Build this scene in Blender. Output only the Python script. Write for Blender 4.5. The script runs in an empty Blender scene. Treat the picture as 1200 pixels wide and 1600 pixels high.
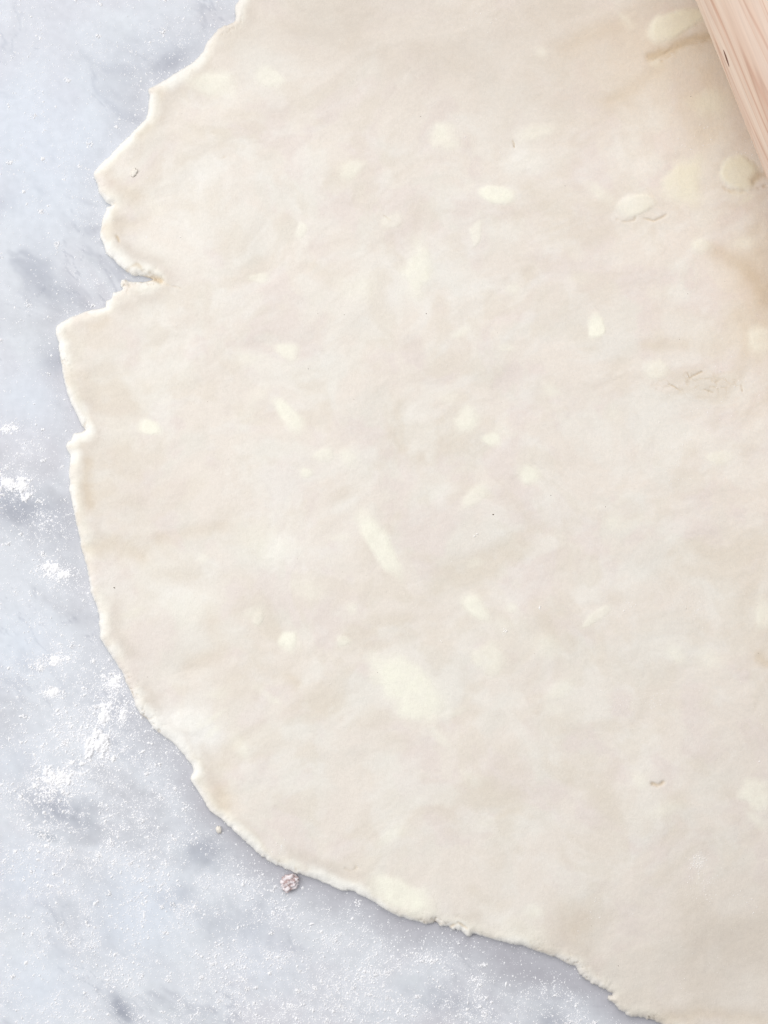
import bpy, math, random
import numpy as np
from mathutils import Vector, Matrix

# ------------------------------------------------------------------ scene, camera, light
random.seed(7)
rng = np.random.default_rng(7)
sc = bpy.context.scene
COL = sc.collection
S = 0.00018                      # metres per photograph pixel on the counter
W, H = 1200, 1600
CAM_H = 0.75
T = 0.0026                       # thickness of the rolled dough


def wx(px): return (px - W / 2) * S
def wy(py): return (H / 2 - py) * S


cam_d = bpy.data.cameras.new('camera')
cam = bpy.data.objects.new('camera', cam_d)
COL.objects.link(cam)
cam.location = (0, 0, CAM_H)
cam_d.sensor_fit = 'VERTICAL'
cam_d.sensor_height = 24
cam_d.lens = 24 * CAM_H / (H * S)
cam_d.clip_start = 0.01
cam_d.clip_end = 20
sc.camera = cam

sc.world = bpy.data.worlds.new('World')
sc.world.use_nodes = True
bgn = sc.world.node_tree.nodes['Background']
bgn.inputs[0].default_value = (0.97, 0.98, 1.0, 1)
bgn.inputs[1].default_value = 0.42


def area(name, loc, target, size, energy, col):
    l = bpy.data.lights.new(name, 'AREA')
    l.shape = 'RECTANGLE'; l.size, l.size_y = size
    l.energy = energy; l.color = col
    o = bpy.data.objects.new(name, l); COL.objects.link(o)
    o.location = loc
    o.rotation_euler = (Vector(target) - Vector(loc)).to_track_quat('-Z', 'Y').to_euler()
    return o


# a big soft window beyond the top of the counter, and an unseen fill lamp added on the left
area('window_light', (0.02, 1.40, 1.75), (0, 0, 0), (1.5, 1.5), 23.0, (1.0, 0.98, 0.965))
area('side_fill_light', (-0.72, 0.02, 0.62), (-0.05, 0, 0), (0.5, 0.7), 4.6, (1.0, 0.99, 0.985))

vs = sc.view_settings
vs.view_transform = 'Standard'; vs.look = 'None'; vs.exposure = 0; vs.gamma = 1
sc.cycles.max_bounces = 8

# ------------------------------------------------------------------ helpers
def tag(o, label=None, cat=None, group=None, kind=None):
    if label: o['label'] = label
    if cat: o['category'] = cat
    if group: o['group'] = group
    if kind: o['kind'] = kind
    return o


def srgb(c):
    c = np.asarray(c, float) / 255.0
    return np.where(c <= 0.04045, c / 12.92, ((c + 0.055) / 1.055) ** 2.4)


_perm = np.random.default_rng(11).random((256, 256))
def vnoise(x, y, seed=0):
    x = x + seed * 37.17; y = y + seed * 91.73
    xi = np.floor(x).astype(np.int64); yi = np.floor(y).astype(np.int64)
    fx = x - xi; fy = y - yi
    fx = fx * fx * fx * (fx * (fx * 6 - 15) + 10); fy = fy * fy * fy * (fy * (fy * 6 - 15) + 10)
    a = _perm[xi & 255, yi & 255]; b = _perm[(xi + 1) & 255, yi & 255]
    c = _perm[xi & 255, (yi + 1) & 255]; d = _perm[(xi + 1) & 255, (yi + 1) & 255]
    return (a * (1 - fx) + b * fx) * (1 - fy) + (c * (1 - fx) + d * fx) * fy


def fbm(x, y, scale, oct=4, seed=0, gain=0.5):
    """-1..1-ish noise; scale = size in px of the largest lumps"""
    s = 0; a = 1; tot = 0
    ca, sa = math.cos(0.6), math.sin(0.6)
    x = x / scale; y = y / scale
    for k in range(oct):
        s = s + a * (vnoise(x, y, seed + k * 3.1) * 2 - 1); tot += a
        x, y = (x * ca - y * sa) * 2.03, (x * sa + y * ca) * 2.03
        a *= gain
    return s / tot


def smooth(e0, e1, v):
    t = np.clip((v - e0) / (e1 - e0), 0, 1)
    return t * t * (3 - 2 * t)


def mesh_np(name, verts, faces, mat, smooth_shade=True, parent=None, color=None):
    """verts (n,3), faces (m,3|4) -> one linked mesh object"""
    me = bpy.data.meshes.new(name)
    n, (m, k) = len(verts), faces.shape
    me.vertices.add(n); me.vertices.foreach_set('co', np.ascontiguousarray(verts, np.float32).ravel())
    me.loops.add(m * k); me.loops.foreach_set('vertex_index', np.ascontiguousarray(faces, np.int32).ravel())
    me.polygons.add(m); me.polygons.foreach_set('loop_start', np.arange(0, m * k, k, dtype=np.int32))
    me.polygons.foreach_set('use_smooth', np.full(m, smooth_shade))
    me.update(calc_edges=True)
    if color is not None:
        at = me.color_attributes.new('tint', 'FLOAT_COLOR', 'POINT')
        c = np.ones((n, 4), np.float32); c[:, :3] = color
        at.data.foreach_set('color', c.ravel())
    me.materials.append(mat)
    o = bpy.data.objects.new(name, me); COL.objects.link(o)
    if parent: o.parent = parent
    return o


def new_mat(name):
    m = bpy.data.materials.new(name); m.use_nodes = True
    nt = m.node_tree
    return m, nt, nt.nodes['Principled BSDF'], nt.nodes.new, nt.links.new


# ------------------------------------------------------------------ materials
def mat_dough():
    m, nt, b, N, L = new_mat('dough')
    at = N('ShaderNodeAttribute'); at.attribute_name = 'tint'
    tc = N('ShaderNodeTexCoord')
    n1 = N('ShaderNodeTexNoise'); n1.inputs['Scale'].default_value = 1100; n1.inputs['Detail'].default_value = 5
    n2 = N('ShaderNodeTexNoise'); n2.inputs['Scale'].default_value = 3200; n2.inputs['Detail'].default_value = 2
    L(tc.outputs['Object'], n1.inputs['Vector']); L(tc.outputs['Object'], n2.inputs['Vector'])
    ma = N('ShaderNodeMath'); ma.operation = 'ADD'; L(n1.outputs[0], ma.inputs[0]); L(n2.outputs[0], ma.inputs[1])
    mr = N('ShaderNodeMapRange'); L(ma.outputs[0], mr.inputs[0])
    mr.inputs[1].default_value = 0.6; mr.inputs[2].default_value = 1.4
    mr.inputs[3].default_value = 0.950; mr.inputs[4].default_value = 1.050
    vm = N('ShaderNodeVectorMath'); vm.operation = 'SCALE'
    L(at.outputs['Color'], vm.inputs[0]); L(mr.outputs[0], vm.inputs['Scale'])
    L(vm.outputs[0], b.inputs['Base Color'])
    bp = N('ShaderNodeBump'); bp.inputs['Strength'].default_value = 0.45; bp.inputs['Distance'].default_value = 0.00015
    L(ma.outputs[0], bp.inputs['Height']); L(bp.outputs[0], b.inputs['Normal'])
    b.inputs['Roughness'].default_value = 0.62
    b.inputs['Specular IOR Level'].default_value = 0.28
    return m


def mat_marble():
    m, nt, b, N, L = new_mat('marble')
    at = N('ShaderNodeAttribute'); at.attribute_name = 'tint'
    tc = N('ShaderNodeTexCoord')
    n1 = N('ShaderNodeTexNoise'); n1.inputs['Scale'].default_value = 420; n1.inputs['Detail'].default_value = 5
    L(tc.outputs['Object'], n1.inputs['Vector'])
    mr = N('ShaderNodeMapRange'); L(n1.outputs[0], mr.inputs[0])
    mr.inputs[1].default_value = 0.3; mr.inputs[2].default_value = 0.7
    mr.inputs[3].default_value = 0.96; mr.inputs[4].default_value = 1.04
    vm = N('ShaderNodeVectorMath'); vm.operation = 'SCALE'
    L(at.outputs['Color'], vm.inputs[0]); L(mr.outputs[0], vm.inputs['Scale'])
    L(vm.outputs[0], b.inputs['Base Color'])
    b.inputs['Roughness'].default_value = 0.35
    b.inputs['Specular IOR Level'].default_value = 0.3
    return m


def mat_flour(name='flour', col=(250, 250, 252)):
    m, nt, b, N, L = new_mat(name)
    b.inputs['Base Color'].default_value = (*srgb(col), 1)
    tc = N('ShaderNodeTexCoord')
    n1 = N('ShaderNodeTexNoise'); n1.inputs['Scale'].default_value = 2600; n1.inputs['Detail'].default_value = 3
    L(tc.outputs['Object'], n1.inputs['Vector'])
    bp = N('ShaderNodeBump'); bp.inputs['Strength'].default_value = 0.5; bp.inputs['Distance'].default_value = 0.0002
    L(n1.outputs[0], bp.inputs['Height']); L(bp.outputs[0], b.inputs['Normal'])
    b.inputs['Roughness'].default_value = 0.9
    b.inputs['Specular IOR Level'].default_value = 0.1
    return m


def mat_crumb():
    m, nt, b, N, L = new_mat('floury_crumb')
    tc = N('ShaderNodeTexCoord')
    n1 = N('ShaderNodeTexNoise'); n1.inputs['Scale'].default_value = 900; n1.inputs['Detail'].default_value = 5
    L(tc.outputs['Object'], n1.inputs['Vector'])
    cr = N('ShaderNodeValToRGB'); L(n1.outputs[0], cr.inputs[0])
    cr.color_ramp.elements[0].position = 0.40; cr.color_ramp.elements[0].color = (*srgb((186, 162, 160)), 1)
    cr.color_ramp.elements[1].position = 0.56; cr.color_ramp.elements[1].color = (*srgb((240, 232, 234)), 1)
    L(cr.outputs[0], b.inputs['Base Color'])
    b.inputs['Roughness'].default_value = 0.85
    return m


def mat_plain(name, col, rough=0.8):
    m, nt, b, N, L = new_mat(name)
    b.inputs['Base Color'].default_value = (*srgb(col), 1)
    b.inputs['Roughness'].default_value = rough
    return m


def mat_wood():
    m, nt, b, N, L = new_mat('beech_wood')
    tc = N('ShaderNodeTexCoord')
    # growth rings cut along the pin: object space, axis = X
    mp = N('ShaderNodeMapping'); mp.inputs['Scale'].default_value = (3.5, 85, 85)
    L(tc.outputs['Object'], mp.inputs[0])
    nz = N('ShaderNodeTexNoise'); nz.inputs['Scale'].default_value = 1.0; nz.inputs['Detail'].default_value = 2
    L(mp.outputs[0], nz.inputs['Vector'])
    sx = N('ShaderNodeSeparateXYZ'); L(tc.outputs['Object'], sx.inputs[0])
    # ring distance from a pith to one side
    yy = N('ShaderNodeMath'); yy.operation = 'ADD'; L(sx.outputs[1], yy.inputs[0]); yy.inputs[1].default_value = -0.045
    zz = N('ShaderNodeMath'); zz.operation = 'ADD'; L(sx.outputs[2], zz.inputs[0]); zz.inputs[1].default_value = -0.012
    cx = N('ShaderNodeCombineXYZ'); L(yy.outputs[0], cx.inputs[0]); L(zz.outputs[0], cx.inputs[1])
    ln = N('ShaderNodeVectorMath'); ln.operation = 'LENGTH'; L(cx.outputs[0], ln.inputs[0])
    a1 = N('ShaderNodeMath'); a1.operation = 'MULTIPLY'; L(nz.outputs[0], a1.inputs[0]); a1.inputs[1].default_value = 0.016
    a2 = N('ShaderNodeMath'); a2.operation = 'ADD'; L(ln.outputs['Value'], a2.inputs[0]); L(a1.outputs[0], a2.inputs[1])
    # slight run-out of the grain along the pin
    a3 = N('ShaderNodeMath'); a3.operation = 'MULTIPLY'; L(sx.outputs[0], a3.inputs[0]); a3.inputs[1].default_value = 0.03
    a4 = N('ShaderNodeMath'); a4.operation = 'ADD'; L(a2.outputs[0], a4.inputs[0]); L(a3.outputs[0], a4.inputs[1])
    fr = N('ShaderNodeMath'); fr.operation = 'MULTIPLY'; L(a4.outputs[0], fr.inputs[0]); fr.inputs[1].default_value = 235
    fc = N('ShaderNodeMath'); fc.operation = 'FRACT'; L(fr.outputs[0], fc.inputs[0])
    cr = N('ShaderNodeValToRGB'); L(fc.outputs[0], cr.inputs[0])
    e = cr.color_ramp.elements
    wb = (*srgb((236, 216, 198)), 1)
    e[0].position = 0.0; e[0].color = wb
    e[1].position = 1.0; e[1].color = wb
    for p_, c_ in ((.30, (234, 212, 193)), (.45, (226, 198, 176)), (.49, (202, 160, 136)), (.51, (210, 172, 148)), (.57, (232, 208, 189)), (.78, (224, 196, 175)), (.80, (212, 176, 152)), (.83, (230, 208, 190))):
        x = e.new(p_); x.color = (*srgb(c_), 1)
    # fine fibres
    mp2 = N('ShaderNodeMapping'); mp2.inputs['Scale'].default_value = (60, 1500, 1500)
    L(tc.outputs['Object'], mp2.inputs[0])
    nf = N('ShaderNodeTexNoise'); nf.inputs['Scale'].default_value = 1; nf.inputs['Detail'].default_value = 4
    L(mp2.outputs[0], nf.inputs['Vector'])
    mr = N('ShaderNodeMapRange'); L(nf.outputs[0], mr.inputs[0])
    mr.inputs[1].default_value = 0.3; mr.inputs[2].default_value = 0.7
    mr.inputs[3].default_value = 0.90; mr.inputs[4].default_value = 1.09
    vm = N('ShaderNodeVectorMath'); vm.operation = 'SCALE'
    L(cr.outputs[0], vm.inputs[0]); L(mr.outputs[0], vm.inputs['Scale'])
    # ring contrast drifts over the surface
    mp3 = N('ShaderNodeMapping'); mp3.inputs['Scale'].default_value = (12, 90, 90)
    L(tc.outputs['Object'], mp3.inputs[0])
    nb = N('ShaderNodeTexNoise'); nb.inputs['Scale'].default_value = 1; L(mp3.outputs[0], nb.inputs['Vector'])
    mx = N('ShaderNodeMix'); mx.data_type = 'RGBA'
    mr3 = N('ShaderNodeMapRange'); L(nb.outputs[0], mr3.inputs[0])
    mr3.inputs[1].default_value = 0.35; mr3.inputs[2].default_value = 0.7; mr3.inputs[3].default_value = 0.0; mr3.inputs[4].default_value = 0.6
    L(mr3.outputs[0], mx.inputs[0]); L(vm.outputs[0], mx.inputs[6]); mx.inputs[7].default_value = (*srgb((222, 196, 180)), 1)
    L(mx.outputs[2], b.inputs['Base Color'])
    bp = N('ShaderNodeBump'); bp.inputs['Strength'].default_value = 0.3; bp.inputs['Distance'].default_value = 0.0002
    L(nf.outputs[0], bp.inputs['Height']); L(bp.outputs[0], b.inputs['Normal'])
    b.inputs['Roughness'].default_value = 0.55
    b.inputs['Specular IOR Level'].default_value = 0.3
    return m


M_DOUGH, M_MARBLE, M_FLOUR, M_CRUMB, M_WOOD = mat_dough(), mat_marble(), mat_flour(), mat_crumb(), mat_wood()
M_SUGAR = mat_flour('flour_on_dough', (250, 248, 246))
M_SPECK = mat_plain('bran', (96, 78, 64))
M_FLAKE = mat_plain('dough_crumb', (240, 234, 224))
M_STREAK = mat_plain('dark_wood_pore', (120, 78, 60), 0.7)

# ------------------------------------------------------------------ outline of the dough (photograph pixels on the counter)
OUT = [(373,0),(367,10),(368,25),(365,35),(348,42),(337,50),(325,65),(317,82),(302,97),(290,105),(273,115),(253,128),
(235,137),(232,142),(235,153),(232,167),(230,182),(222,193),(207,207),(187,227),(170,245),(157,258),(147,270),(147,278),
(152,287),(152,295),(158,307),(167,317),(176,321),(167,325),(165,333),(160,343),(158,360),(157,370),(163,383),(167,397),(177,405),
(187,415),(200,427),(210,431),(223,432),(240,437),(224,441),(205,439),(191,437),(188,443),(192,452),(178,457),(175,467),(167,470),(164,481),(150,483),
(133,487),(113,495),(95,505),(88,510),(88,523),(92,537),(93,553),(97,573),(100,590),(104,610),(110,628),(117,640),(123,652),
(127,664),(134,672),(128,676),(115,677),(112,687),(104,695),(105,703),(110,713),(108,733),(109,753),(110,773),(115,797),(120,817),
(125,837),(126,853),(132,870),(136,887),(140,907),(143,927),(150,943),(155,960),(156,987),(158,1000),(167,1013),(177,1030),
(190,1048),(198,1067),(205,1083),(213,1103),(219,1115),(230,1123),(243,1140),(263,1155),(272,1162),(283,1173),(293,1187),
(300,1198),(302,1207),(298,1218),(307,1233),(317,1247),(327,1265),(343,1278),(358,1292),(377,1308),(400,1330),(417,1342),
(437,1353),(453,1361),(473,1367),(497,1375),(517,1383),(533,1391),(553,1393),(567,1400),(583,1408),(600,1420),(620,1430),
(643,1437),(663,1443),(674,1444),(680,1438),(690,1445),(707,1450),(720,1453),(733,1463),(739,1459),(753,1462),(773,1468),
(797,1474),(820,1478),(843,1487),(867,1495),(887,1505),(899,1510),(905,1521),(917,1531),(930,1537),(947,1544),(957,1551),
(949,1558),(960,1570),(973,1580),(987,1588),(1007,1590),(1023,1595),(1030,1600),(1060,1612),(1120,1635),(1250,1680),
(1420,1690),(1600,1650),(1800,1560),(1990,1400),(2130,1180),(2200,900),(2190,600),(2100,320),(1930,60),(1700,-140),
(1420,-250),(1100,-270),(800,-220),(600,-130),(480,-60),(400,-30),(376,-10)]
RAG = [(430,1350,70,2.6),(350,1290,35,1.8),(705,1448,40,3.0),(940,1545,70,3.4),(1010,1592,40,3),(200,450,35,2.6),(118,682,24,2.4),(152,290,18,2.2),
       (235,150,30,1.6),(360,30,30,1.6),(295,1195,30,1.8)]


def build_outline():
    P = np.array(OUT, float); pts = []
    n = len(P)
    for i in range(n):
        a, b = P[i], P[(i + 1) % n]
        prv, nxt = P[i - 1], P[(i + 2) % n]
        d = np.hypot(*(b - a))
        off = max(a[0], b[0]) > 1330 or min(a[1], b[1]) < -60 or max(a[1], b[1]) > 1680
        k = max(1, int(d / (12 if off else 1.5)))
        for j in range(k):
            t = j / k
            q = 0.5 * (2 * a + (b - prv) * t + (2 * prv - 5 * a + 4 * b - nxt) * t * t + (3 * a - prv - 3 * b + nxt) * t ** 3)
            pts.append(q * 0.6 + (a * (1 - t) + b * t) * 0.4)
    Q = np.array(pts)
    tn = np.roll(Q, -2, 0) - np.roll(Q, 2, 0); tn /= np.hypot(tn[:, 0], tn[:, 1])[:, None] + 1e-9
    nrm = np.stack([tn[:, 1], -tn[:, 0]], 1)
    amp = np.full(len(Q), 1.0)
    for x, y, r, a in RAG:
        amp = np.maximum(amp, a * np.exp(-((Q[:, 0] - x) ** 2 + (Q[:, 1] - y) ** 2) / (r * r)))
    nz = fbm(Q[:, 0], Q[:, 1], 10, 4, 5, 0.75)
    return Q + nrm * (nz * amp * 1.9)[:, None]


OUTL = build_outline()

# ------------------------------------------------------------------ grid over the dough
def axis(lo, hi, flo, fhi, st):
    mid = np.arange(flo, fhi + st, st)
    def grow(a, end, sgn):
        out = []; s = st; p = a
        while (end - p) * sgn > 0:
            s = min(s * 1.12, 11); p += s * sgn; out.append(p)
        return out
    return np.array(grow(mid[0], lo, -1)[::-1] + list(mid) + grow(mid[-1], hi, 1))


STEP = 1.75
GX = axis(60, 2230, 80, 1215, STEP)
GY = axis(-300, 1720, -15, 1615, STEP)
NX, NY = len(GX), len(GY)
PX, PY = np.meshgrid(GX, GY)                     # (NY, NX)


def inside_mask(xs, ys, poly):
    x0, y0 = poly[:, 0], poly[:, 1]; x1, y1 = np.roll(x0, -1), np.roll(y0, -1)
    out = np.zeros((len(ys), len(xs)), bool)
    for j, y in enumerate(ys):
        c = (y0 <= y) != (y1 <= y)
        if c.any():
            xi = np.sort(x0[c] + (y - y0[c]) * (x1[c] - x0[c]) / (y1[c] - y0[c]))
            out[j] = np.searchsorted(xi, xs) % 2 == 1
    return out


def distance(xs, ys, poly, R):
    D = np.full((len(ys), len(xs)), R, float); CX = np.zeros_like(D); CY = np.zeros_like(D)
    a = poly; b = np.roll(poly, -1, 0)
    for (ax, ay), (bx, by) in zip(a, b):
        i0, i1 = np.searchsorted(xs, [min(ax, bx) - R, max(ax, bx) + R])
        j0, j1 = np.searchsorted(ys, [min(ay, by) - R, max(ay, by) + R])
        if i1 <= i0 or j1 <= j0: continue
        X = xs[None, i0:i1]; Y = ys[j0:j1, None]
        dx, dy = bx - ax, by - ay; l2 = dx * dx + dy * dy + 1e-12
        t = np.clip(((X - ax) * dx + (Y - ay) * dy) / l2, 0, 1)
        qx = ax + t * dx; qy = ay + t * dy
        d = np.hypot(X - qx, Y - qy)
        s = D[j0:j1, i0:i1]; m = d < s
        s[m] = d[m]; CX[j0:j1, i0:i1][m] = qx[m]; CY[j0:j1, i0:i1][m] = qy[m]
    return D, CX, CY


D, CX, CY = distance(GX, GY, OUTL, 60)
INS = inside_mask(GX, GY, OUTL)
CIN = inside_mask((GX[1:] + GX[:-1]) / 2, (GY[1:] + GY[:-1]) / 2, OUTL)
pad = np.pad(CIN, 1)
touch_all = pad[1:, 1:] & pad[1:, :-1] & pad[:-1, 1:] & pad[:-1, :-1]
touch_any = pad[1:, 1:] | pad[1:, :-1] | pad[:-1, 1:] | pad[:-1, :-1]
RIM = touch_any & ~touch_all
DX = PX.copy(); DY = PY.copy()
DX[RIM] = CX[RIM]; DY[RIM] = CY[RIM]
D = np.where(INS & ~RIM, D, 0.0)

# ------------------------------------------------------------------ what lies in and on the dough
# butter: x, y, half length, half width, angle, strength, lift in mm, own part?
BUTTER = [
 (634,1070,74,37,40,1.0,.12,1),(594,852,62,17,57,.95,.12,1),(449,648,38,15,46,.95,.08,1),(731,655,21,24,10,.7,.06,1),(768,686,17,11,5,.8,.06,1),
 (826,742,19,17,0,.8,.06,1),(740,776,30,14,-35,.55,.06,1),(930,512,14,20,8,.9,.10,1),(776,306,32,14,14,.8,.12,1),(655,428,26,42,8,.62,.05,1),
 (450,1000,14,18,10,.9,.08,1),(236,670,21,13,15,.75,.06,1),(450,550,22,16,20,.6,.06,1),(744,950,30,16,45,.75,.06,1),(760,1028,28,24,0,.5,.05,1),
 (538,1000,13,10,0,.5,.05,1),(506,712,18,12,-10,.45,.04,1),(481,740,11,9,0,.6,.04,1),(332,132,40,20,0,.55,.04,1),(424,124,26,16,20,.5,.04,1),
 (692,215,28,22,15,.6,.05,1),(552,266,25,15,-25,.5,.05,1),(1156,272,32,27,20,.75,.32,1),(1058,38,52,21,-22,.85,.32,1),(1066,288,34,38,10,.6,.12,1),
 (994,322,34,17,-12,.45,.26,1),(632,1396,58,26,25,.95,.12,1),(1095,386,18,13,0,.55,.05,1),(1160,380,22,12,-10,.4,.04,0),(1027,580,22,16,10,.5,.06,1),
 (1122,716,24,11,0,.45,.03,1),(1194,958,20,26,0,.55,.05,1),(1178,1240,30,26,20,.6,.05,1),(838,208,40,14,-8,.4,.08,0),(822,252,42,20,-20,.2,.18,0),
 (1188,533,24,24,0,.6,.10,1),(300,1128,38,22,-10,.15,.25,0),(862,612,17,16,0,.4,.04,0),(612,346,20,14,-30,.45,.04,1),(473,360,9,14,0,.5,.04,1),
 (744,366,9,22,28,.4,.05,1),(420,850,60,38,10,.35,.05,0),(930,964,32,9,-35,.45,.06,1),(855,1010,28,22,30,.35,.04,0),(874,1078,30,16,-20,.3,.04,0),
 (1110,1030,30,18,0,.3,.03,0),(405,436,20,9,0,.45,.04,1),(818,1452,42,20,15,.3,.12,0),(962,820,24,16,0,.35,.03,0),(405,965,13,9,-50,.4,.10,1),
 (1104,164,36,26,0,.4,.06,0),(300,950,60,34,-10,.25,.08,0),(560,450,40,26,0,.3,.03,0),(790,545,14,9,0,.35,.05,0),(1000,810,30,16,-20,.2,.03,0),
 (395,640,18,60,15,.15,.02,0),(480,920,50,20,5,.28,.03,0),(120,545,16,40,0,.2,.04,0),(700,620,20,14,0,.3,.03,0),(905,440,26,14,-15,.2,.02,0),
]
_rb = random.Random(21)
for _k in range(58):
    BUTTER.append((_rb.uniform(170, 1190), _rb.uniform(20, 1560), _rb.uniform(9, 34), _rb.uniform(6, 16), _rb.choice((-35, -20, 0, 35, 50)) + _rb.uniform(-12, 12), _rb.uniform(.16, .42), .03, 0))
# grooves and cracks: polyline, half width px, depth mm, tan tint painting in their shade
CREASE = [
 ([(1014,92),(1038,84),(1062,72),(1092,62),(1120,60)],7.5,.40,.62),([(1020,96),(1050,78),(1078,70),(1112,64)],1.3,.30,.55),([(1033,98),(1046,88)],2.2,.2,.5),
 ([(962,343),(974,347),(990,345),(992,341)],1.6,.40,.45),([(1006,343),(1020,347),(1032,342),(1040,337)],1.5,.32,.45),([(1126,293),(1142,300),(1168,301),(1196,292)],3.0,.35,.30),
 ([(1176,284),(1188,276),(1200,270)],6,.35,.5),([(801,222),(803,232)],1.0,.4,.9),([(228,435),(240,434),(252,440)],5.0,1.7,.7),([(252,441),(266,447),(284,452)],1.3,.45,.4),
 ([(1073,583),(1076,592),(1082,588),(1096,581)],.9,.35,.7),([(1044,601),(1053,606),(1063,612)],1.1,.3,.6),([(1157,602),(1158,612)],.9,.3,.6),([(1098,609),(1112,613)],.8,.2,.6),
 ([(1018,1224),(1027,1226),(1036,1223)],3.0,.45,.55),([(541,1357),(549,1362),(556,1352)],2.4,.35,.25),([(462,1352),(464,1358)],2.4,.5,.9),([(680,1438),(688,1442),(700,1440)],1.6,.4,.5),
 ([(704,1446),(716,1440),(730,1448)],2.2,.4,.5),([(130,676),(134,664),(139,657)],1.8,.4,.45),([(183,370),(188,377)],3.0,.4,.55),([(190,427),(212,415),(236,428)],3,.18,.4),
 ([(175,322),(182,318)],.9,.3,.4),([(345,250),(354,246)],.8,.1,.4),([(650,120),(641,108),(612,150)],3,.08,.0),([(610,345),(600,338)],1,.1,.3),
 ([(130,862),(165,852),(222,866)],15,.26,.25),([(250,842),(300,832),(350,822)],12,.13,.18),([(250,900),(310,905)],14,.10,.12),([(330,965),(345,1018),(300,1035)],18,.12,.16),
 ([(1120,395),(1165,420),(1200,470)],16,.12,.38),([(1020,1590),(1100,1580),(1190,1592)],11,.22,.22),([(160,350),(200,352),(230,345)],10,.12,.12),([(950,160),(990,140),(1030,105)],12,.10,.22),
 ([(880,80),(930,55),(970,40)],16,.06,.18),([(895,1450),(915,1440)],20,.12,.18),([(345,1235),(352,1260)],15,.14,.2),([(1185,1025),(1195,1035)],10,.1,.35),([(455,1060),(463,1068)],10,.10,.22),
 ([(170,275),(190,295),(215,310)],14,.16,.22),([(250,150),(245,185),(220,215)],9,.12,.18),([(145,510),(165,500)],10,.10,.20),([(140,720),(135,750),(142,790)],9,.12,.28),([(1010,540),(1068,540)],12,.05,.22),
]


def seg_dist(x, y, pl):
    d = np.full(x.shape, 1e9)
    for (ax, ay), (bx, by) in zip(pl[:-1], pl[1:]):
        dx, dy = bx - ax, by - ay
        t = np.clip(((x - ax) * dx + (y - ay) * dy) / (dx * dx + dy * dy + 1e-9), 0, 1)
        d = np.minimum(d, np.hypot(x - ax - t * dx, y - ay - t * dy))
    return d


def butter_field(b, x, y, i):
    bx, by, a, w, ang, s, lift, own = b
    c, q = math.cos(math.radians(ang)), math.sin(math.radians(ang))
    # noise-warped ellipse, pinched at one end
    xx = x + fbm(x, y, 26, 3, 40 + i) * 0.32 * w; yy = y + fbm(x, y, 26, 3, 70 + i) * 0.32 * w
    u = ((xx - bx) * c + (yy - by) * q) / a
    v = (-(xx - bx) * q + (yy - by) * c) / w
    v = v * (1 + 0.28 * u * (1 if i % 2 else -1))
    return 1 - np.sqrt(u * u + v * v)            # 1 centre, 0 edge


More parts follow.
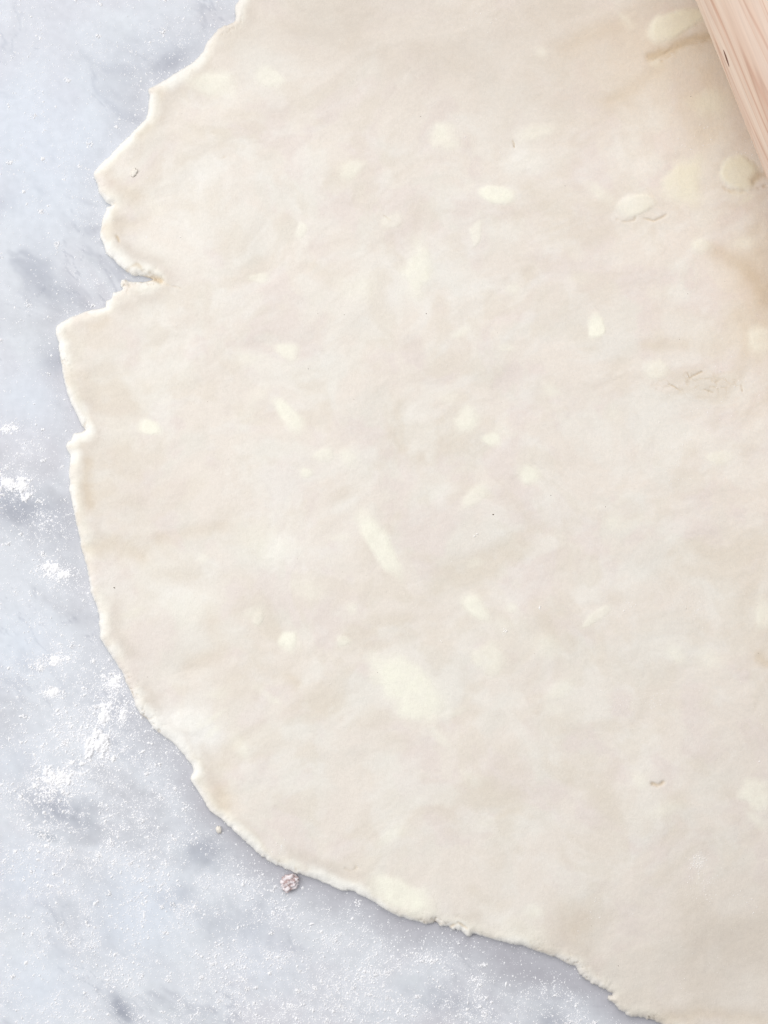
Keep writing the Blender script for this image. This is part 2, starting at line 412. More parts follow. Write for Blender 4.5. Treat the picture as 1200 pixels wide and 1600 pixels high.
def dough_fields(x, y, d):
    """height (m) and tint (linear rgb) of the dough at photograph pixels x,y; d = px from the rim"""
    # long rolling undulation + smaller kneading lumps
    wx_ = x + 40 * fbm(x, y, 150, 2, 91); wy_ = y + 40 * fbm(x, y, 150, 2, 92)
    h = 0.40 * fbm(wx_, wy_ * 1.25, 110, 3, 1, .4) + 0.15 * fbm(wx_, wy_ * 1.2, 46, 3, 2, .5) + 0.035 * fbm(x, y, 14, 3, 3, .6)
    ca, sa = math.cos(math.radians(-28)), math.sin(math.radians(-28))
    sx, sy = wx_ * ca + wy_ * sa, (-wx_ * sa + wy_ * ca)
    strk = fbm(sx / 3.4, sy, 24, 4, 93, .6)
    up = 0.45 + 0.55 * smooth(1100, 300, y)
    h = h + 0.038 * strk * up
    edge = np.exp(-d / 45.0)
    h = h + edge * 0.32 * fbm(x, y, 46, 3, 4)
    butter = np.zeros_like(x); tan = np.zeros_like(x); fl = []
    for i, b in enumerate(BUTTER):
        R = max(b[2], b[3]) * 1.7 + 8
        m = (np.abs(x - b[0]) < R) & (np.abs(y - b[1]) < R)
        f = np.full(x.shape, -9.0)
        if m.any():
            f[m] = butter_field(b, x[m], y[m], i)
            crisp = b[0] in (1156, 1058, 994, 776, 930)
            soft = 0.42 if (crisp or i < 2) else (0.54 if b[7] else 0.85)
            k = smooth(-0.14 if crisp else -0.24, soft, f[m]) * min(1.0, b[5] * 1.22) * (0.9 + 0.3 * fbm(x[m], y[m], 17, 3, 130 + i))
            butter[m] = np.maximum(butter[m], k)
            h[m] += b[6] * (smooth(-0.03, 0.35, f[m]) if crisp else smooth(-0.12, 0.55, f[m]))
        fl.append(f)
    for j, (pl, w, dep, tn) in enumerate(CREASE):
        p = np.array(pl, float); R = w * 3 + 12
        m = (x > p[:, 0].min() - R) & (x < p[:, 0].max() + R) & (y > p[:, 1].min() - R) & (y < p[:, 1].max() + R)
        if not m.any(): continue
        xs, ys = x[m], y[m]
        wob = min(3.5, w * 1.1) if w > 2 else 0.9
        dd = seg_dist(xs + fbm(xs, ys, 9, 3, 20 + j) * wob, ys + fbm(xs, ys, 17, 3, 50 + j) * wob, pl)
        k = np.exp(-(dd / w) ** 2)
        if w < 3.2: k = k * np.clip(0.75 + 1.1 * fbm(xs, ys, 10, 2, 80 + j), 0.1, 1.1)
        h[m] -= dep * k
        tan[m] = np.maximum(tan[m], tn * k)
    # crumbly, dry patch at the right
    cr = np.exp(-(((x - 1100) / 75) ** 2 + ((y - 600) / 17) ** 2))
    rid = np.abs(fbm(x, y, 13, 3, 8))
    h -= 0.16 * cr * smooth(0.10, 0.0, rid)
    tan = np.maximum(tan, 0.35 * cr * smooth(0.16, 0.02, rid))
    # pocked rim
    rim = np.exp(-d / 11.0)
    h += rim * 0.30 * fbm(x, y, 8, 4, 9, .6)
    cm = smooth(0.0, 0.35, fbm(x, y, 45, 2, 66))
    crk = np.exp(-d / 9.0) * smooth(0.07, 0.0, np.abs(fbm(x, y, 15, 3, 67))) * cm
    h -= 0.9 * crk; tan = np.maximum(tan, 0.45 * crk)
    # faces of the rim: dough swells, then rolls down to the counter
    rr = 14.0 + 8.0 * fbm(x, y, 60, 2, 6)
    u = np.clip(d / rr, 0, 1)
    prof = 0.20 + 0.80 * np.sqrt(np.clip(1 - (1 - u) ** 2, 0, 1)) - 0.10 * np.clip((d - 6) / 45, 0, 1)
    z = T * prof + h * 1e-3 * smooth(0, 5, d) * 1.0
    z = np.maximum(z, 0.00035)
    # ---- tint
    base = np.array(srgb((237, 229, 219))); cool = np.array(srgb((230, 227, 218))); pink = np.array(srgb((233, 223, 216)))
    beige = np.array(srgb((228, 219, 205))); but = np.array(srgb((248, 246, 231))); tanc = np.array(srgb((206, 184, 150)))
    white = np.array(srgb((242, 240, 235))); ivory = np.array(srgb((242, 239, 231))); rimw = np.array(srgb((247, 245, 240))); beige2 = np.array(srgb((217, 207, 195)))
    c = np.ones(x.shape + (3,)) * base
    def mix(c, col, k): return c + (col - c) * k[..., None]
    n1 = fbm(wx_, wy_, 70, 4, 12, .55); n2 = fbm(wx_, wy_, 55, 4, 14, .55); n3 = fbm(wx_ * .8, wy_, 95, 4, 16, .55)
    c = mix(c, cool, smooth(-0.15, 0.5, n1) * 0.5)
    c = mix(c, pink, smooth(0.0, 0.4, n2) * 0.8)
    c = mix(c, beige, smooth(0.05, 0.5, n3) * 0.75)
    n4 = fbm(x, y, 24, 4, 18, .6)
    c = mix(c, white, smooth(0.12, 0.6, n4) * 0.20)
    c = mix(c, ivory, smooth(-0.02, 0.42, fbm(wx_, wy_ * 1.15, 62, 4, 24, .5)) * 0.44)
    c = mix(c, beige, smooth(0.02, 0.45, fbm(wx_, wy_ * 1.15, 50, 4, 26, .5)) * 0.42)
    c = mix(c, white, smooth(0.08, 0.6, strk) * 0.28 * up)
    c = mix(c, beige2, smooth(0.10, 0.6, -strk) * 0.22 * up)
    rv = fbm(x, y, 38, 3, 28)
    c = mix(c, beige2, np.clip(np.exp(-((d - 24) / 13) ** 2) * (0.30 + 1.0 * rv), 0, 1))
    c = mix(c, but, np.clip(np.exp(-((d - 11) / 7) ** 2) * (0.35 + 0.6 * rv), 0, 1))
    c = mix(c, rimw, 0.95 * np.exp(-(d / np.clip(8.0 + 22 * rv, 2.2, 22)) ** 2))  # pale floury rim, with the light on its rolled edge painted in
    for fx, fy, fr, fk in ((1092,1345,12,.8),(300,1138,40,1.1),(262,1128,26,.8),(335,1150,26,.6),(290,930,50,.6),(240,1000,30,.3),(440,850,60,.4),(650,440,30,.4),(300,300,70,.35),(810,1450,34,.45),(983,325,17,1.0),(820,252,34,.7),(1160,262,16,.3),(240,300,60,.1)):
        c = mix(c, rimw, np.clip(fk * np.exp(-((x - fx) ** 2 + (y - fy) ** 2) / (fr * fr)) * (0.75 + 0.6 * n4), 0, 1))  # floury white spots, and highlights on raised bumps painted in
    warm = np.array(srgb((228, 209, 181))); shadebut = np.array(srgb((231, 222, 194)))
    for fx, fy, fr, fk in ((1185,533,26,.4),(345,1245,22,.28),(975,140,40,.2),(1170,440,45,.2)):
        c = mix(c, warm, np.clip(fk * np.exp(-((x - fx) ** 2 + (y - fy) ** 2) / (fr * fr)), 0, 1))  # small warm spots; the right-hand ones paint in the pin's shade
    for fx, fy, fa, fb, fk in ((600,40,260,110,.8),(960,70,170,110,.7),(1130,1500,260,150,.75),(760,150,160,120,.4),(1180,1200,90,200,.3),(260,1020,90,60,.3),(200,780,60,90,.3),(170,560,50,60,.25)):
        c = mix(c, beige2, np.clip(fk * np.exp(-((x - fx) / fa) ** 2 - ((y - fy) / fb) ** 2) * (0.85 + 0.5 * n3), 0, 1))  # beige patches; the light's falloff at top and lower right painted in
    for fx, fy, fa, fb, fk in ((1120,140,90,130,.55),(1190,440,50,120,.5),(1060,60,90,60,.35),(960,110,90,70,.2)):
        c = mix(c, warm, np.clip(fk * np.exp(-((x - fx) / fa) ** 2 - ((y - fy) / fb) ** 2) * (0.85 + 0.5 * n4), 0, 1))  # warm bounce and shade of the pin painted into the tint
    c = mix(c, but, butter)
    c = mix(c, shadebut, butter * smooth(940, 1080, x) * smooth(420, 240, y) * 0.75)  # yellower butter near the pin, with the pin's shade painted in
    c = mix(c, tanc, np.clip(tan, 0, 1))  # tan paints the shade in grooves and cracks
    return z, c, fl


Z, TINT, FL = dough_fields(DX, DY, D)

IDX = np.arange(NX * NY).reshape(NY, NX)
jj, ii = np.nonzero(CIN)
F = np.stack([IDX[jj, ii], IDX[jj + 1, ii], IDX[jj + 1, ii + 1], IDX[jj, ii + 1]], 1)   # py runs down: counter-clockwise from above
V = np.stack([wx(DX).ravel(), wy(DY).ravel(), Z.ravel()], 1)
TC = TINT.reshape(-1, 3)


def compact(V, C, F):
    used = np.zeros(len(V), bool); used[F.ravel()] = True
    remap = np.cumsum(used) - 1
    return V[used], C[used], remap[F], used


# ------------------------------------------------------------------ setting: marble counter
def build_counter():
    ax = axis(-1500, 3200, -20, 1220, 3.0); ay = axis(-1300, 3000, -20, 1620, 3.0)
    X, Y = np.meshgrid(ax, ay)
    lt = np.array(srgb((216, 220, 226))); gr = np.array(srgb((193, 195, 201))); bl = np.array(srgb((169, 173, 184))); dk = np.array(srgb((142, 150, 160)))
    dk2 = np.array(srgb((150, 155, 168))); lav = np.array(srgb((209, 209, 215)))
    Xw = X + 50 * fbm(X, Y, 160, 3, 31); Yw = Y + 50 * fbm(X, Y, 160, 3, 32)
    c = np.ones(X.shape + (3,)) * lt
    def mix(c, col, k): return c + (col - c) * np.clip(k, 0, 1)[..., None]
    c = mix(c, lav, smooth(-0.1, 0.4, fbm(Xw, Yw, 170, 4, 33)))
    ra, rb = math.cos(math.radians(38)), math.sin(math.radians(38))
    U = Xw * ra + Yw * rb; Vv = -Xw * rb + Yw * ra
    c = mix(c, gr, smooth(0.0, 0.5, fbm(U / 2.6, Vv, 90, 5, 34, .55)) * 0.8)
    c = mix(c, bl, smooth(0.16, 0.6, fbm(U / 2.4, Vv, 70, 5, 35, .6)) * 0.7)
    vein = np.abs(fbm(U / 3.0, Vv, 130, 5, 38, .55))
    v2 = np.abs(fbm(U / 2.2, Vv, 75, 5, 44, .6))
    c = mix(c, dk2, smooth(0.022, 0.0, v2) * 0.45 * smooth(0.0, 0.4, fbm(X, Y, 90, 2, 45)))
    c = mix(c, bl, smooth(0.06, 0.0, vein) * 0.6 * smooth(-0.2, 0.4, fbm(X, Y, 120, 2, 39)))
    c = mix(c, np.array(srgb((224, 229, 233))), smooth(0.05, 0.5, fbm(U / 2, Vv, 60, 4, 40)) * 0.45)
    for x, y, a, b, ang, k, col in ((268,95,26,14,-35,.9,dk2),(268,100,60,34,-35,.5,bl),(320,25,60,12,-10,.3,gr),(5,315,26,20,0,.5,bl),(86,495,14,18,0,.45,gr),(86,560,22,26,70,.7,dk2),(40,510,60,26,10,.35,gr),(40,800,70,30,20,.85,dk2),
            (200,90,70,30,-40,.25,bl),(85,1262,62,30,22,.85,dk2),(72,1306,14,5,20,1.5,dk),(155,1350,26,9,30,.5,gr),(190,1575,34,16,50,1.0,dk2),(258,1408,22,9,40,.8,dk2),(280,1400,34,20,25,.6,bl),
            (320,1330,36,24,10,.75,dk2),(395,1365,60,14,30,.5,gr),(345,1440,50,26,20,.5,bl),(640,1460,60,26,15,.6,gr),(700,1565,60,22,10,.6,bl),(180,1110,70,40,40,.4,bl),(5,1150,24,24,0,.45,gr),
            (60,400,26,50,0,.25,bl),(820,1520,110,40,20,.5,gr),(520,1420,90,30,22,.5,gr),(240,1175,50,26,45,.45,gr),(5,1355,16,14,0,.3,bl),(60,830,60,40,0,.35,gr)):
        cs, sn = math.cos(math.radians(ang)), math.sin(math.radians(ang))
        Xa = X + 10 * fbm(X, Y, 30, 3, 36); Ya = Y + 10 * fbm(X, Y, 30, 3, 37)
        if a < 20: Xa, Ya = X, Y
        u = ((Xa - x) * cs + (Ya - y) * sn) / a; v = (-(Xa - x) * sn + (Ya - y) * cs) / b
        c = mix(c, col, k * np.exp(-(u * u + v * v)))
    for x, y, r, k in ((40,200,110,.7),(150,240,70,.4),(40,620,60,.5),(30,1010,60,.6),(40,1370,60,.7),(215,1430,80,.8),(60,1540,70,.6),(100,10,200,.3),(60,300,90,.4),(30,1180,40,.4),(400,1500,60,.4)):
        c = mix(c, np.array(srgb((219, 227, 238))), k * np.exp(-((X - x) ** 2 + (Y - y) ** 2) / (r * r)))
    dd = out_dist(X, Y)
    clean_shade = np.exp(-(dd / 34) ** 2) * (0.35 + 0.65 * smooth(1000, 1330, Y)) + 0.9 * np.exp(-(((X - 835) / 75) ** 2 + ((Y - 1518) / 34) ** 2))  # less floured strip, with contact shade of the dough edge painted in
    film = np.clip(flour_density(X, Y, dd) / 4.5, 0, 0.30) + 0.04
    c = mix(c, np.array(srgb((182, 181, 188))), np.clip(clean_shade, 0, 1) * 0.85)
    c = mix(c, np.array(srgb((238, 240, 246))), film * (1 - 0.8 * np.clip(clean_shade, 0, 1)))
    n = X.shape
    I = np.arange(X.size).reshape(n)
    F = np.stack([I[:-1, :-1].ravel(), I[1:, :-1].ravel(), I[1:, 1:].ravel(), I[:-1, 1:].ravel()], 1)
    V = np.stack([wx(X).ravel(), wy(Y).ravel(), np.zeros(X.size)], 1)
    # sides of the slab, 30 mm thick
    ring = np.concatenate([I[0, :], I[1:, -1], I[-1, -2::-1], I[-2:0:-1, 0]])
    low = V[ring].copy(); low[:, 2] = -0.03
    k0 = len(V); m = len(ring); r2 = np.arange(m)
    side = np.stack([ring, np.roll(ring, -1), k0 + np.roll(r2, -1), k0 + r2], 1)
    C = c.reshape(-1, 3)
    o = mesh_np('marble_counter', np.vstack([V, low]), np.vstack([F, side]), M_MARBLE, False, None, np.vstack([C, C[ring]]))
    tag(o, 'pale blue-grey marble counter with soft grey veins under the dough', 'counter', kind='structure')


# ------------------------------------------------------------------ dough sheet
def build_dough():
    e = np.concatenate([F[:, [0, 1]], F[:, [1, 2]], F[:, [2, 3]], F[:, [3, 0]]])
    key = np.sort(e, 1); key = key[:, 0].astype(np.int64) * (NX * NY) + key[:, 1]
    u, inv, cnt = np.unique(key, return_inverse=True, return_counts=True)
    be = e[cnt[inv] == 1]                          # directed rim edges
    rim = np.unique(be)
    lookup = np.full(NX * NY, -1); lookup[rim] = np.arange(len(rim))
    # the foot of the rim tucks slightly under
    nrm = np.zeros((NX * NY, 2))
    dv = V[be[:, 1], :2] - V[be[:, 0], :2]
    pn = np.stack([-dv[:, 1], dv[:, 0]], 1); pn /= np.hypot(pn[:, 0], pn[:, 1])[:, None] + 1e-9
    np.add.at(nrm, be[:, 0], pn); np.add.at(nrm, be[:, 1], pn)
    nr = nrm[rim]; nr /= np.hypot(nr[:, 0], nr[:, 1])[:, None] + 1e-9
    low = V[rim].copy(); low[:, :2] += nr * 0.00025; low[:, 2] = 0.00001
    k0 = NX * NY
    side = np.stack([be[:, 1], be[:, 0], k0 + lookup[be[:, 0]], k0 + lookup[be[:, 1]]], 1)
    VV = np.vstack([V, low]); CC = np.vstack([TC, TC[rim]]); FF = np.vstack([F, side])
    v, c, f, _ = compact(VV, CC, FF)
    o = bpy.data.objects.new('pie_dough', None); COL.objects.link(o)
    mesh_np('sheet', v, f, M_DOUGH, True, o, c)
    tag(o, 'thin rolled sheet of cream pie dough with ragged edge and butter flecks on marble', 'pie dough')
    return o


DOUGH = build_dough()
for i, b in enumerate(BUTTER):
    if not b[7]: continue
    f = FL[i]
    ok = (f > 0.06) & INS & ~RIM & (D > 3)
    cell = ok[1:, 1:] & ok[1:, :-1] & ok[:-1, 1:] & ok[:-1, :-1]
    j2, i2 = np.nonzero(cell)
    if len(j2) < 6: continue
    ff = np.stack([IDX[j2, i2], IDX[j2 + 1, i2], IDX[j2 + 1, i2 + 1], IDX[j2, i2 + 1]], 1)
    v2 = V.copy() if False else V
    v, c, f2, used = compact(v2, TC, ff)
    v = v.copy(); v[:, 2] += 0.000012 + 0.00005 * smooth(0.05, 0.6, f.ravel()[used])
    mesh_np('butter_piece', v, f2, M_DOUGH, True, DOUGH, c)


# ------------------------------------------------------------------ height lookup on the dough
def surf(px, py):
    i = np.clip(np.searchsorted(GX, px), 0, NX - 1); j = np.clip(np.searchsorted(GY, py), 0, NY - 1)
    return Z[j, i]


# ------------------------------------------------------------------ grains
OCT_F = np.array([(0,2,4),(2,1,4),(1,3,4),(3,0,4)])
OCT_V = np.array([(1,0,-.7),(-1,0,-.7),(0,1,-.7),(0,-1,-.7),(0,0,1)], float)


def grains(name, px, py, z, r, mat, flat=0.5, parent=None):
    """px,py photograph pixels, r radius in px; each an uneven eight-sided grain"""
    n = len(px)
    v = OCT_V[None] * (0.65 + 0.7 * rng.random((n, 5, 1)))
    a = rng.random(n) * 6.283; el = 0.7 + 0.6 * rng.random(n)
    ca, sa = np.cos(a)[:, None], np.sin(a)[:, None]
    x = v[..., 0] * el[:, None]; y = v[..., 1] / el[:, None]
    X = (x * ca - y * sa) * r[:, None] * S + wx(px)[:, None]
    Y = (x * sa + y * ca) * r[:, None] * S + wy(py)[:, None]
    Zz = (v[..., 2] * flat + flat * 0.8) * r[:, None] * S + z[:, None]
    V = np.stack([X, Y, Zz], -1).reshape(-1, 3)
    F = (OCT_F[None] + (np.arange(n) * 5)[:, None, None]).reshape(-1, 3)
    return mesh_np(name, V, F, mat, False, parent)


# where flour lies on the counter
CLUMPS = [  # x, y, half length, half width, angle, thickness, label
 (28,762,34,13,25,1.0,'curved ridge of white flour at the left edge of the photo over grey marble'),
 (84,893,34,15,12,.8,'ragged white flour patch beside the dough, halfway down its left side'),
 (158,1166,25,24,-50,1.4,'brightest and thickest clump of flour on the marble'),
 (163,1118,12,22,15,.8,'narrow flour streak running upward from the brightest clump'),
 (192,1116,6,18,12,.8,'thin upright flour streak closest to the dough edge beside the brightest clump'),
 (94,1216,34,17,-12,1.0,'broad loose flour patch just below and left of the brightest clump'),
 (80,1084,16,10,5,.7,'small oval flour patch above the brightest clump, away from the dough'),
 (176,1066,22,15,30,.6,'crumbly flour patch against the dough edge above the thin upright streak'),
 (88,1030,28,9,-10,.6,'faint long flour smear left of the dough, between two oval patches'),
 (16,668,16,8,-15,.7,'small flour dab at the left edge of the photo, highest of the thick ones'),
]
FILM = [  # x,y,r, density
 (40,20,60,.7),(230,15,60,.45),(140,90,50,.5),(270,90,60,.8),(110,300,60,.5),(150,380,70,.45),(40,690,50,1.2),(40,780,60,2.6),(80,830,50,1.6),(90,900,60,2.2),(60,980,50,.8),
 (90,1050,60,1.8),(150,1110,60,2.4),(170,1080,30,2.4),(80,1190,80,2.2),(110,1230,60,2.0),(130,1300,60,1.2),(70,1290,70,1.0),(230,1320,80,1.1),(320,1400,60,1.4),(110,1440,90,1.1),
 (200,1530,90,1.1),(450,1450,80,1.3),(380,1560,90,1.4),(520,1560,90,1.4),(600,1500,70,1.4),(700,1510,60,1.6),(620,1585,80,1.5),(760,1590,60,1.5),(840,1560,45,1.2),(330,1330,40,1.2),
 (200,1170,40,1.4),(250,1240,60,1.0),(880,1590,60,.9)]


def flour_density(x, y, d):
    g = np.full(x.shape, 0.24) + 0.46 * smooth(850, 1300, y)
    for fx, fy, fr, k in FILM:
        g += 0.25 * k * np.exp(-((x - fx) ** 2 + (y - fy) ** 2) / (fr * fr))
    n = fbm(x, y, 38, 4, 61, .6); n2 = fbm(x, y, 9, 2, 63, .6)
    g *= np.clip(0.85 + 1.3 * n, 0.12, 3) * np.clip(0.9 + 0.7 * n2, 0.1, 3)
    # the strip the dough lay on before it was trimmed back stays cleaner
    g *= 1 - 0.8 * np.exp(-(d / 26) ** 2) * smooth(1180, 1330, y)
    g *= 1 - 0.85 * np.exp(-(((x - 835) / 55) ** 2 + ((y - 1515) / 28) ** 2))
    return g


# distance to the dough, outside
gx2 = np.arange(-60, 1300, 6.0); gy2 = np.arange(-60, 1720, 6.0)
D2, _, _ = distance(gx2, gy2, OUTL, 90)
IN2 = inside_mask(gx2, gy2, OUTL)


def out_dist(x, y):
    i = np.clip(((x + 60) / 6).round().astype(int), 0, len(gx2) - 1); j = np.clip(((y + 60) / 6).round().astype(int), 0, len(gy2) - 1)
    return D2[j, i]


def outside(x, y, margin=0.0):
    i = np.clip(np.searchsorted(GX, x) - 1, 0, NX - 2); j = np.clip(np.searchsorted(GY, y) - 1, 0, NY - 2)
    left = x < GX[0]
    return ~(CIN[j, i]) | left


build_counter()
N0 = 1500000
fx = rng.uniform(-60, 1150, N0); fy = rng.uniform(-40, 1660, N0)
dd = out_dist(fx, fy)
dens = flour_density(fx, fy, dd)
keep = (rng.random(N0) < dens / 6.0) & outside(fx, fy)
fx, fy, dens = fx[keep], fy[keep], dens[keep]
fr = np.exp(rng.normal(-0.38, 0.42, len(fx))) * (0.85 + 0.25 * np.clip(dens, 0, 2))
big = rng.random(len(fx)) < 0.012
fr[big] *= rng.uniform(1.6, 2.6, big.sum())
fr = np.clip(fr, 0.25, 3.6)
# loose crumbs of flour that stick together
cxs, cys = [], []
NB = 520
sx_, sy_ = rng.uniform(0, 1050, NB * 8), rng.uniform(0, 1600, NB * 8)
sd = flour_density(sx_, sy_, out_dist(sx_, sy_))
sk = (rng.random(NB * 8) < sd / 6) & outside(sx_, sy_) & (out_dist(sx_, sy_) > 7)
sx_, sy_ = sx_[sk][:NB], sy_[sk][:NB]
bx_, by_, bz_, br_ = [], [], [], []
for x, y in zip(sx_, sy_):
    k = rng.integers(8, 34); sp = rng.uniform(1.2, 3.6)
    px = rng.normal(x, sp, k); py = rng.normal(y, sp * rng.uniform(.5, 1), k)
    bx_.append(px); by_.append(py); br_.append(rng.uniform(.7, 1.7, k)); bz_.append(rng.uniform(0, 1.5, k) * S * np.exp(-((px - x) ** 2 + (py - y) ** 2) / (sp * sp)))
bx_, by_, bz_, br_ = map(np.concatenate, (bx_, by_, bz_, br_))
for x0, y0, a, b, ang, th, lab in CLUMPS:
    k = int(17 * math.sqrt(a * b)); u = rng.normal(0, .6, k) * a; v = rng.normal(0, .6, k) * b
    c, s_ = math.cos(math.radians(ang)), math.sin(math.radians(ang))
    bx_ = np.concatenate([bx_, x0 + u * c - v * s_]); by_ = np.concatenate([by_, y0 + u * s_ + v * c])
    bz_ = np.concatenate([bz_, np.zeros(k)]); br_ = np.concatenate([br_, np.exp(rng.normal(-.15, .4, k))])
kk = outside(bx_, by_); bx_, by_, bz_, br_ = bx_[kk], by_[kk], bz_[kk], br_[kk]
o = grains('scattered_flour', np.concatenate([fx, bx_]), np.concatenate([fy, by_]), np.concatenate([np.zeros(len(fx)), bz_]), np.concatenate([fr, br_]), M_FLOUR, 0.42)
tag(o, 'fine white flour dusted over the bare marble beside the dough', 'flour', kind='stuff')


def clump(x0, y0, a, b, ang, th, label, seed):
    R = max(a, b) * 1.7
    st = 0.7
    xs = np.arange(x0 - R, x0 + R, st); ys = np.arange(y0 - R, y0 + R, st)
    X, Y = np.meshgrid(xs, ys)
    c, s = math.cos(math.radians(ang)), math.sin(math.radians(ang))
    u = ((X - x0) * c + (Y - y0) * s) / a; v = (-(X - x0) * s + (Y - y0) * c) / b
    env = (0.55 if th >= 1 else 0.44) - 0.62 * np.sqrt(u * u + v * v)
    h = env + 1.05 * fbm(X, Y, 13, 5, seed, .72) - 0.02
    h -= 1.2 * (~outside(X, Y, 0)) + 1.0 * np.exp(-(out_dist(X, Y) / 3) ** 2)
    z = np.minimum(np.clip(h, 0, None) ** 0.8 * 4.0 * th, 5 * th) + 0.45 * fbm(X, Y, 3.2, 2, seed + 5) * (h > 0.05)
    cell = (h > 0)[1:, 1:] & (h > 0)[1:, :-1] & (h > 0)[:-1, 1:] & (h > 0)[:-1, :-1]
    # drop the loose dots, keep what reads as one patch
    I = np.arange(X.size).reshape(X.shape)
    j, i = np.nonzero(cell)
    ff = np.stack([I[j, i], I[j + 1, i], I[j + 1, i + 1], I[j, i + 1]], 1)
    rimv = np.pad(cell, 1); alln = rimv[1:, 1:] & rimv[1:, :-1] & rimv[:-1, 1:] & rimv[:-1, :-1]
    z = np.where(alln, np.maximum(z, 0.35), 0.0)
    VV = np.stack([wx(X).ravel(), wy(Y).ravel(), z.ravel() * S + 0.000006], 1)
    v3, _, f3, _ = compact(VV, VV, ff)
    o = mesh_np('flour_clump', v3, f3, M_FLOUR, True)
    tag(o, label, 'flour clump', 'flour clumps on the marble')


for q, (x, y, a, b, ang, th, lab) in enumerate(CLUMPS):
    clump(x, y, a, b, ang, th, lab, 100 + q * 7)

# flour on top of the dough: faint sprinkle, a few bright grains
n = 9000
gx_ = rng.uniform(150, 1200, n); gy_ = rng.uniform(0, 1600, n)
kp = (rng.random(n) < np.clip(0.35 + 1.6 * fbm(gx_, gy_, 90, 3, 77), 0, 1)) & ~outside(gx_, gy_)
gx_, gy_ = gx_[kp], gy_[kp]
gr_ = np.exp(rng.normal(-1.15, 0.38, len(gx_)))
ex, ey, er = [], [], []
for x, y, s, k, r in ((1090,1345,8,60,.75),(1096,1375,16,60,.6),(975,1100,18,90,.55),(1020,1096,8,20,.6),(1085,950,14,24,.6),(1060,705,10,20,.6),(1052,745,10,14,.6),(1100,212,10,10,.8),
                      (1065,225,12,10,.6),(1165,235,8,12,.6),(843,949,2,4,1.0),(788,986,4,7,1.0),(744,837,2,2,1.1),(690,1001,2,2,1.0),(985,948,8,8,.8),(970,948,8,5,.8),(740,30,24,40,.5),
                      (780,240,20,30,.5),(1100,1500,30,30,.5),(1160,1420,20,14,.7),(930,1420,20,16,.7),(500,200,60,40,.45),(1100,605,40,60,.7),(1175,1110,40,40,.5),(680,840,20,8,.6),
                      (480,1315,40,24,.6),(440,1325,8,14,.8),(720,560,20,14,.5),(240,350,30,30,.6),(330,290,40,30,.5)):
    ex.append(rng.normal(x, s, k)); ey.append(rng.normal(y, s, k)); er.append(r * rng.uniform(.7, 1.5, k))
ex, ey, er = map(np.concatenate, (ex, ey, er))
gx_ = np.concatenate([gx_, ex]); gy_ = np.concatenate([gy_, ey]); gr_ = np.concatenate([gr_, er * 1.25])
kp = ~outside(gx_, gy_); gx_, gy_, gr_ = gx_[kp], gy_[kp], gr_[kp]
o = grains('flour_sprinkle', gx_, gy_, surf(gx_, gy_) - 0.00004, gr_, M_SUGAR, 0.6)
tag(o, 'sparse bright flour grains sprinkled on top of the dough', 'flour', kind='stuff')

# dark bran specks
sp = [(770,804,1.3),(482,577,.9),(180,918,1.5),(657,184,1.0),(802,230,1.2),(466,475,.7),(497,491,.8),(553,625,.8),(538,493,.9),(666,491,.9),(535,893,.7),(465,873,.8),(1060,531,.8),(860,774,1.0),
      (945,792,.9),(590,1050,.9),(1183,1020,.9),(1071,951,.8),(1073,460,.8),(882,292,.9),(1078,153,.9),(965,1507,.9),(923,1445,.8),(1131,441,.7),(725,582,.6),(325,628,.8),(285,180,.7),(232,1057,.7),(1160,1340,.7),(834,1020,.7)]
for _ in range(90):
    sp.append((rng.uniform(160, 1190), rng.uniform(10, 1500), rng.uniform(.35, .6)))
sp = np.array(sp); kp = ~outside(sp[:, 0], sp[:, 1]); sp = sp[kp]
o = grains('bran_specks', sp[:, 0], sp[:, 1], surf(sp[:, 0], sp[:, 1]) - 0.00007, sp[:, 2] * 1.35, M_SPECK, 0.4)
tag(o, 'tiny dark bran specks dotted over the dough', 'bran', kind='stuff')


# ------------------------------------------------------------------ crumbs one can pick out
def lump(name, x, y, z, rx, ry, rz, rot, mat, seed, sub=4, amp=0.3, scale=2.2):
    import bmesh
    from mathutils import noise
    bm = bmesh.new(); bmesh.ops.create_icosphere(bm, subdivisions=sub, radius=1)
    for v in bm.verts:
        p = v.co * scale + Vector((seed * 3.7, seed * 1.3, seed))
        k = 1 + amp * noise.fractal(p, 0.6, 2.0, 4) - amp * 0.5 * (1 - min(1, abs(noise.noise(p * 1.6)) * 6))
        v.co = Vector((v.co.x * k * rx * S, v.co.y * k * ry * S, max(-0.55, v.co.z * k) * rz * S))
    me = bpy.data.meshes.new(name); bm.to_mesh(me); bm.free()
    for p in me.polygons: p.use_smooth = True
    me.materials.append(mat)
    o = bpy.data.objects.new(name, me); COL.objects.link(o)
    o.location = (wx(x), wy(y), z + 0.55 * rz * S); o.rotation_euler = (0, 0, math.radians(rot))
    return o


tag(lump('dough_crumb', 453, 1378, 0, 14.5, 12, 7, 20, M_CRUMB, 3, 5, .34, 1.5), 'pinkish grey crumb rolled in flour, touching the lower edge of the dough', 'crumb')
tag(lump('dough_crumb', 342, 1296, 0, 4.5, 6, 4, 10, M_FLAKE, 5, 3), 'tiny cream crumb on the marble just off the dough edge', 'crumb')
tag(lump('dough_flake', 211, 272, float(surf(np.array([211.]), np.array([272.]))[0]) - 0.0001, 4.2, 7.5, 1.9, -28, M_FLAKE, 8, 3, .35), 'small pale flake lying on the dough near its upper left corner', 'crumb')

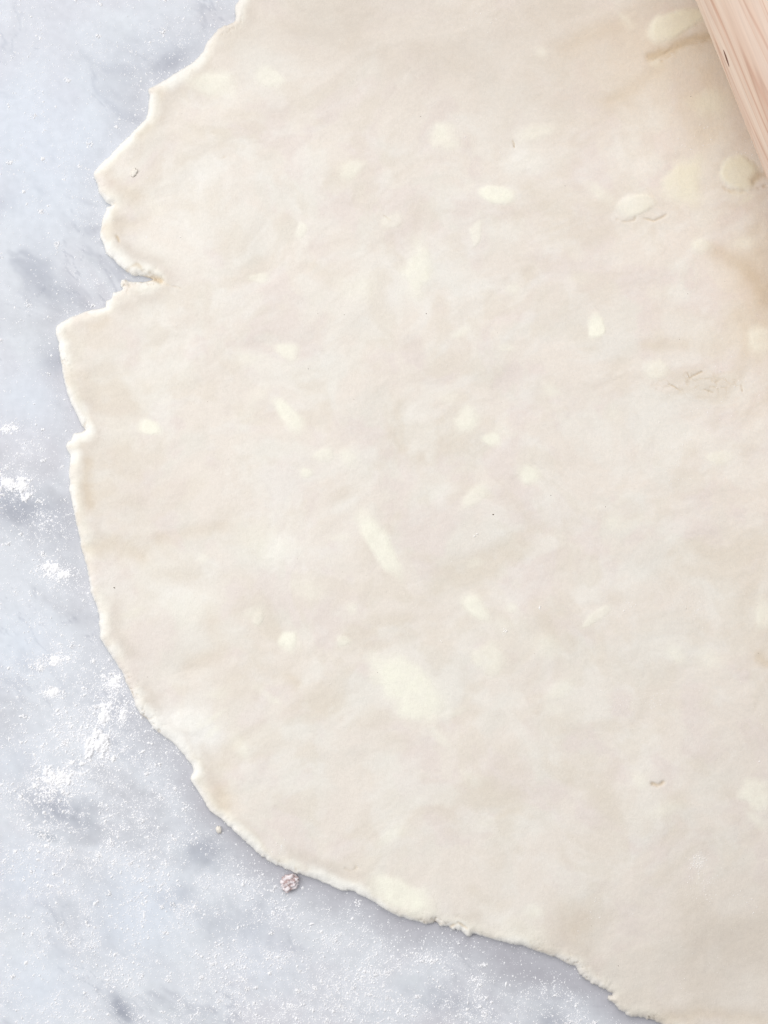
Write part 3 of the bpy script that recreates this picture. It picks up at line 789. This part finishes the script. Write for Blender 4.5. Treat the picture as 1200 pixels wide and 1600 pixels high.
# ------------------------------------------------------------------ rolling pin
def build_pin():
    R = 0.0245
    za = T + R - 0.00025
    C = Vector((0, 0, CAM_H))
    P1 = Vector((wx(1087), wy(0), 0)); P2 = Vector((wx(1204), wy(292), 0))
    n = (P1 - C).cross(P2 - C).normalized()
    d = (P2 - P1).normalized()
    hp = Vector((-d.y, d.x, 0)); hp = hp if hp.x > 0 else -hp
    on = P1 + (C - P1) * (za / CAM_H)
    q = on + hp * (R / abs(n.dot(hp)))
    mid = q + d * 0.02
    # plain one-piece pin, straight in the middle and drawn in towards both ends
    L = 0.45; NR, NS = 96, 90
    prof = []
    for k in range(NS + 1):
        t = -1 + 2 * k / NS
        s = abs(t)
        r = R if s < 0.55 else R * (1 - 0.28 * ((s - 0.55) / 0.45) ** 2)
        e = max(0, (s - 0.97) / 0.03)
        r *= math.sqrt(max(0.0, 1 - 0.92 * e * e))
        prof.append((t * L / 2, r))
    V = []; F = []
    for x, r in prof:
        for a in range(NR):
            t = 2 * math.pi * a / NR
            V.append((x, r * math.cos(t), r * math.sin(t)))
    for k in range(NS):
        for a in range(NR):
            b = (a + 1) % NR
            F.append((k * NR + a, k * NR + b, (k + 1) * NR + b, (k + 1) * NR + a))
    me = bpy.data.meshes.new('barrel')
    F.append(tuple(range(NR))[::-1]); F.append(tuple(NS * NR + a for a in range(NR)))
    me.from_pydata(V, [], F)
    for p in me.polygons: p.use_smooth = True
    me.materials.append(M_WOOD)
    o = bpy.data.objects.new('rolling_pin', None); COL.objects.link(o)
    bar = bpy.data.objects.new('barrel', me); COL.objects.link(bar); bar.parent = o
    o.location = (mid.x, mid.y, za)
    o.rotation_euler = (0, 0, math.atan2(d.y, d.x))
    tag(o, 'pale beech rolling pin with fine grain lying on the dough at the upper right corner', 'rolling pin')
    bpy.context.view_layer.update()
    # dark pore in the wood
    tgt = Vector((wx(1135), wy(91), 0)); mw = o.matrix_world.inverted()
    ro = mw @ C; rd = (mw.to_3x3() @ (tgt - C)).normalized()
    A = rd.y ** 2 + rd.z ** 2; B = 2 * (ro.y * rd.y + ro.z * rd.z); Cc = ro.y ** 2 + ro.z ** 2 - R * R
    tt = (-B - math.sqrt(B * B - 4 * A * Cc)) / (2 * A)
    h = ro + rd * tt; ang = math.atan2(h.z, h.y)
    vv = []; ff = []; K = 14
    for k in range(K + 1):
        s = -1 + 2 * k / K; w = 0.00045 * (1 - s * s) ** 0.8 + 0.00001
        for e in (-1, 0, 1):
            a = ang + e * w / R + 0.014 * s; rr = R + (0.00012 if e == 0 else 0.00004)
            vv.append((h.x + s * 0.0024, rr * math.cos(a), rr * math.sin(a)))
    for k in range(K):
        for e in range(2):
            i = k * 3 + e; ff.append((i, i + 1, i + 4, i + 3))
    me = bpy.data.meshes.new('wood_pore'); me.from_pydata(vv, [], ff); me.materials.append(M_STREAK)
    s = bpy.data.objects.new('wood_pore', me); COL.objects.link(s); s.parent = o


build_pin()
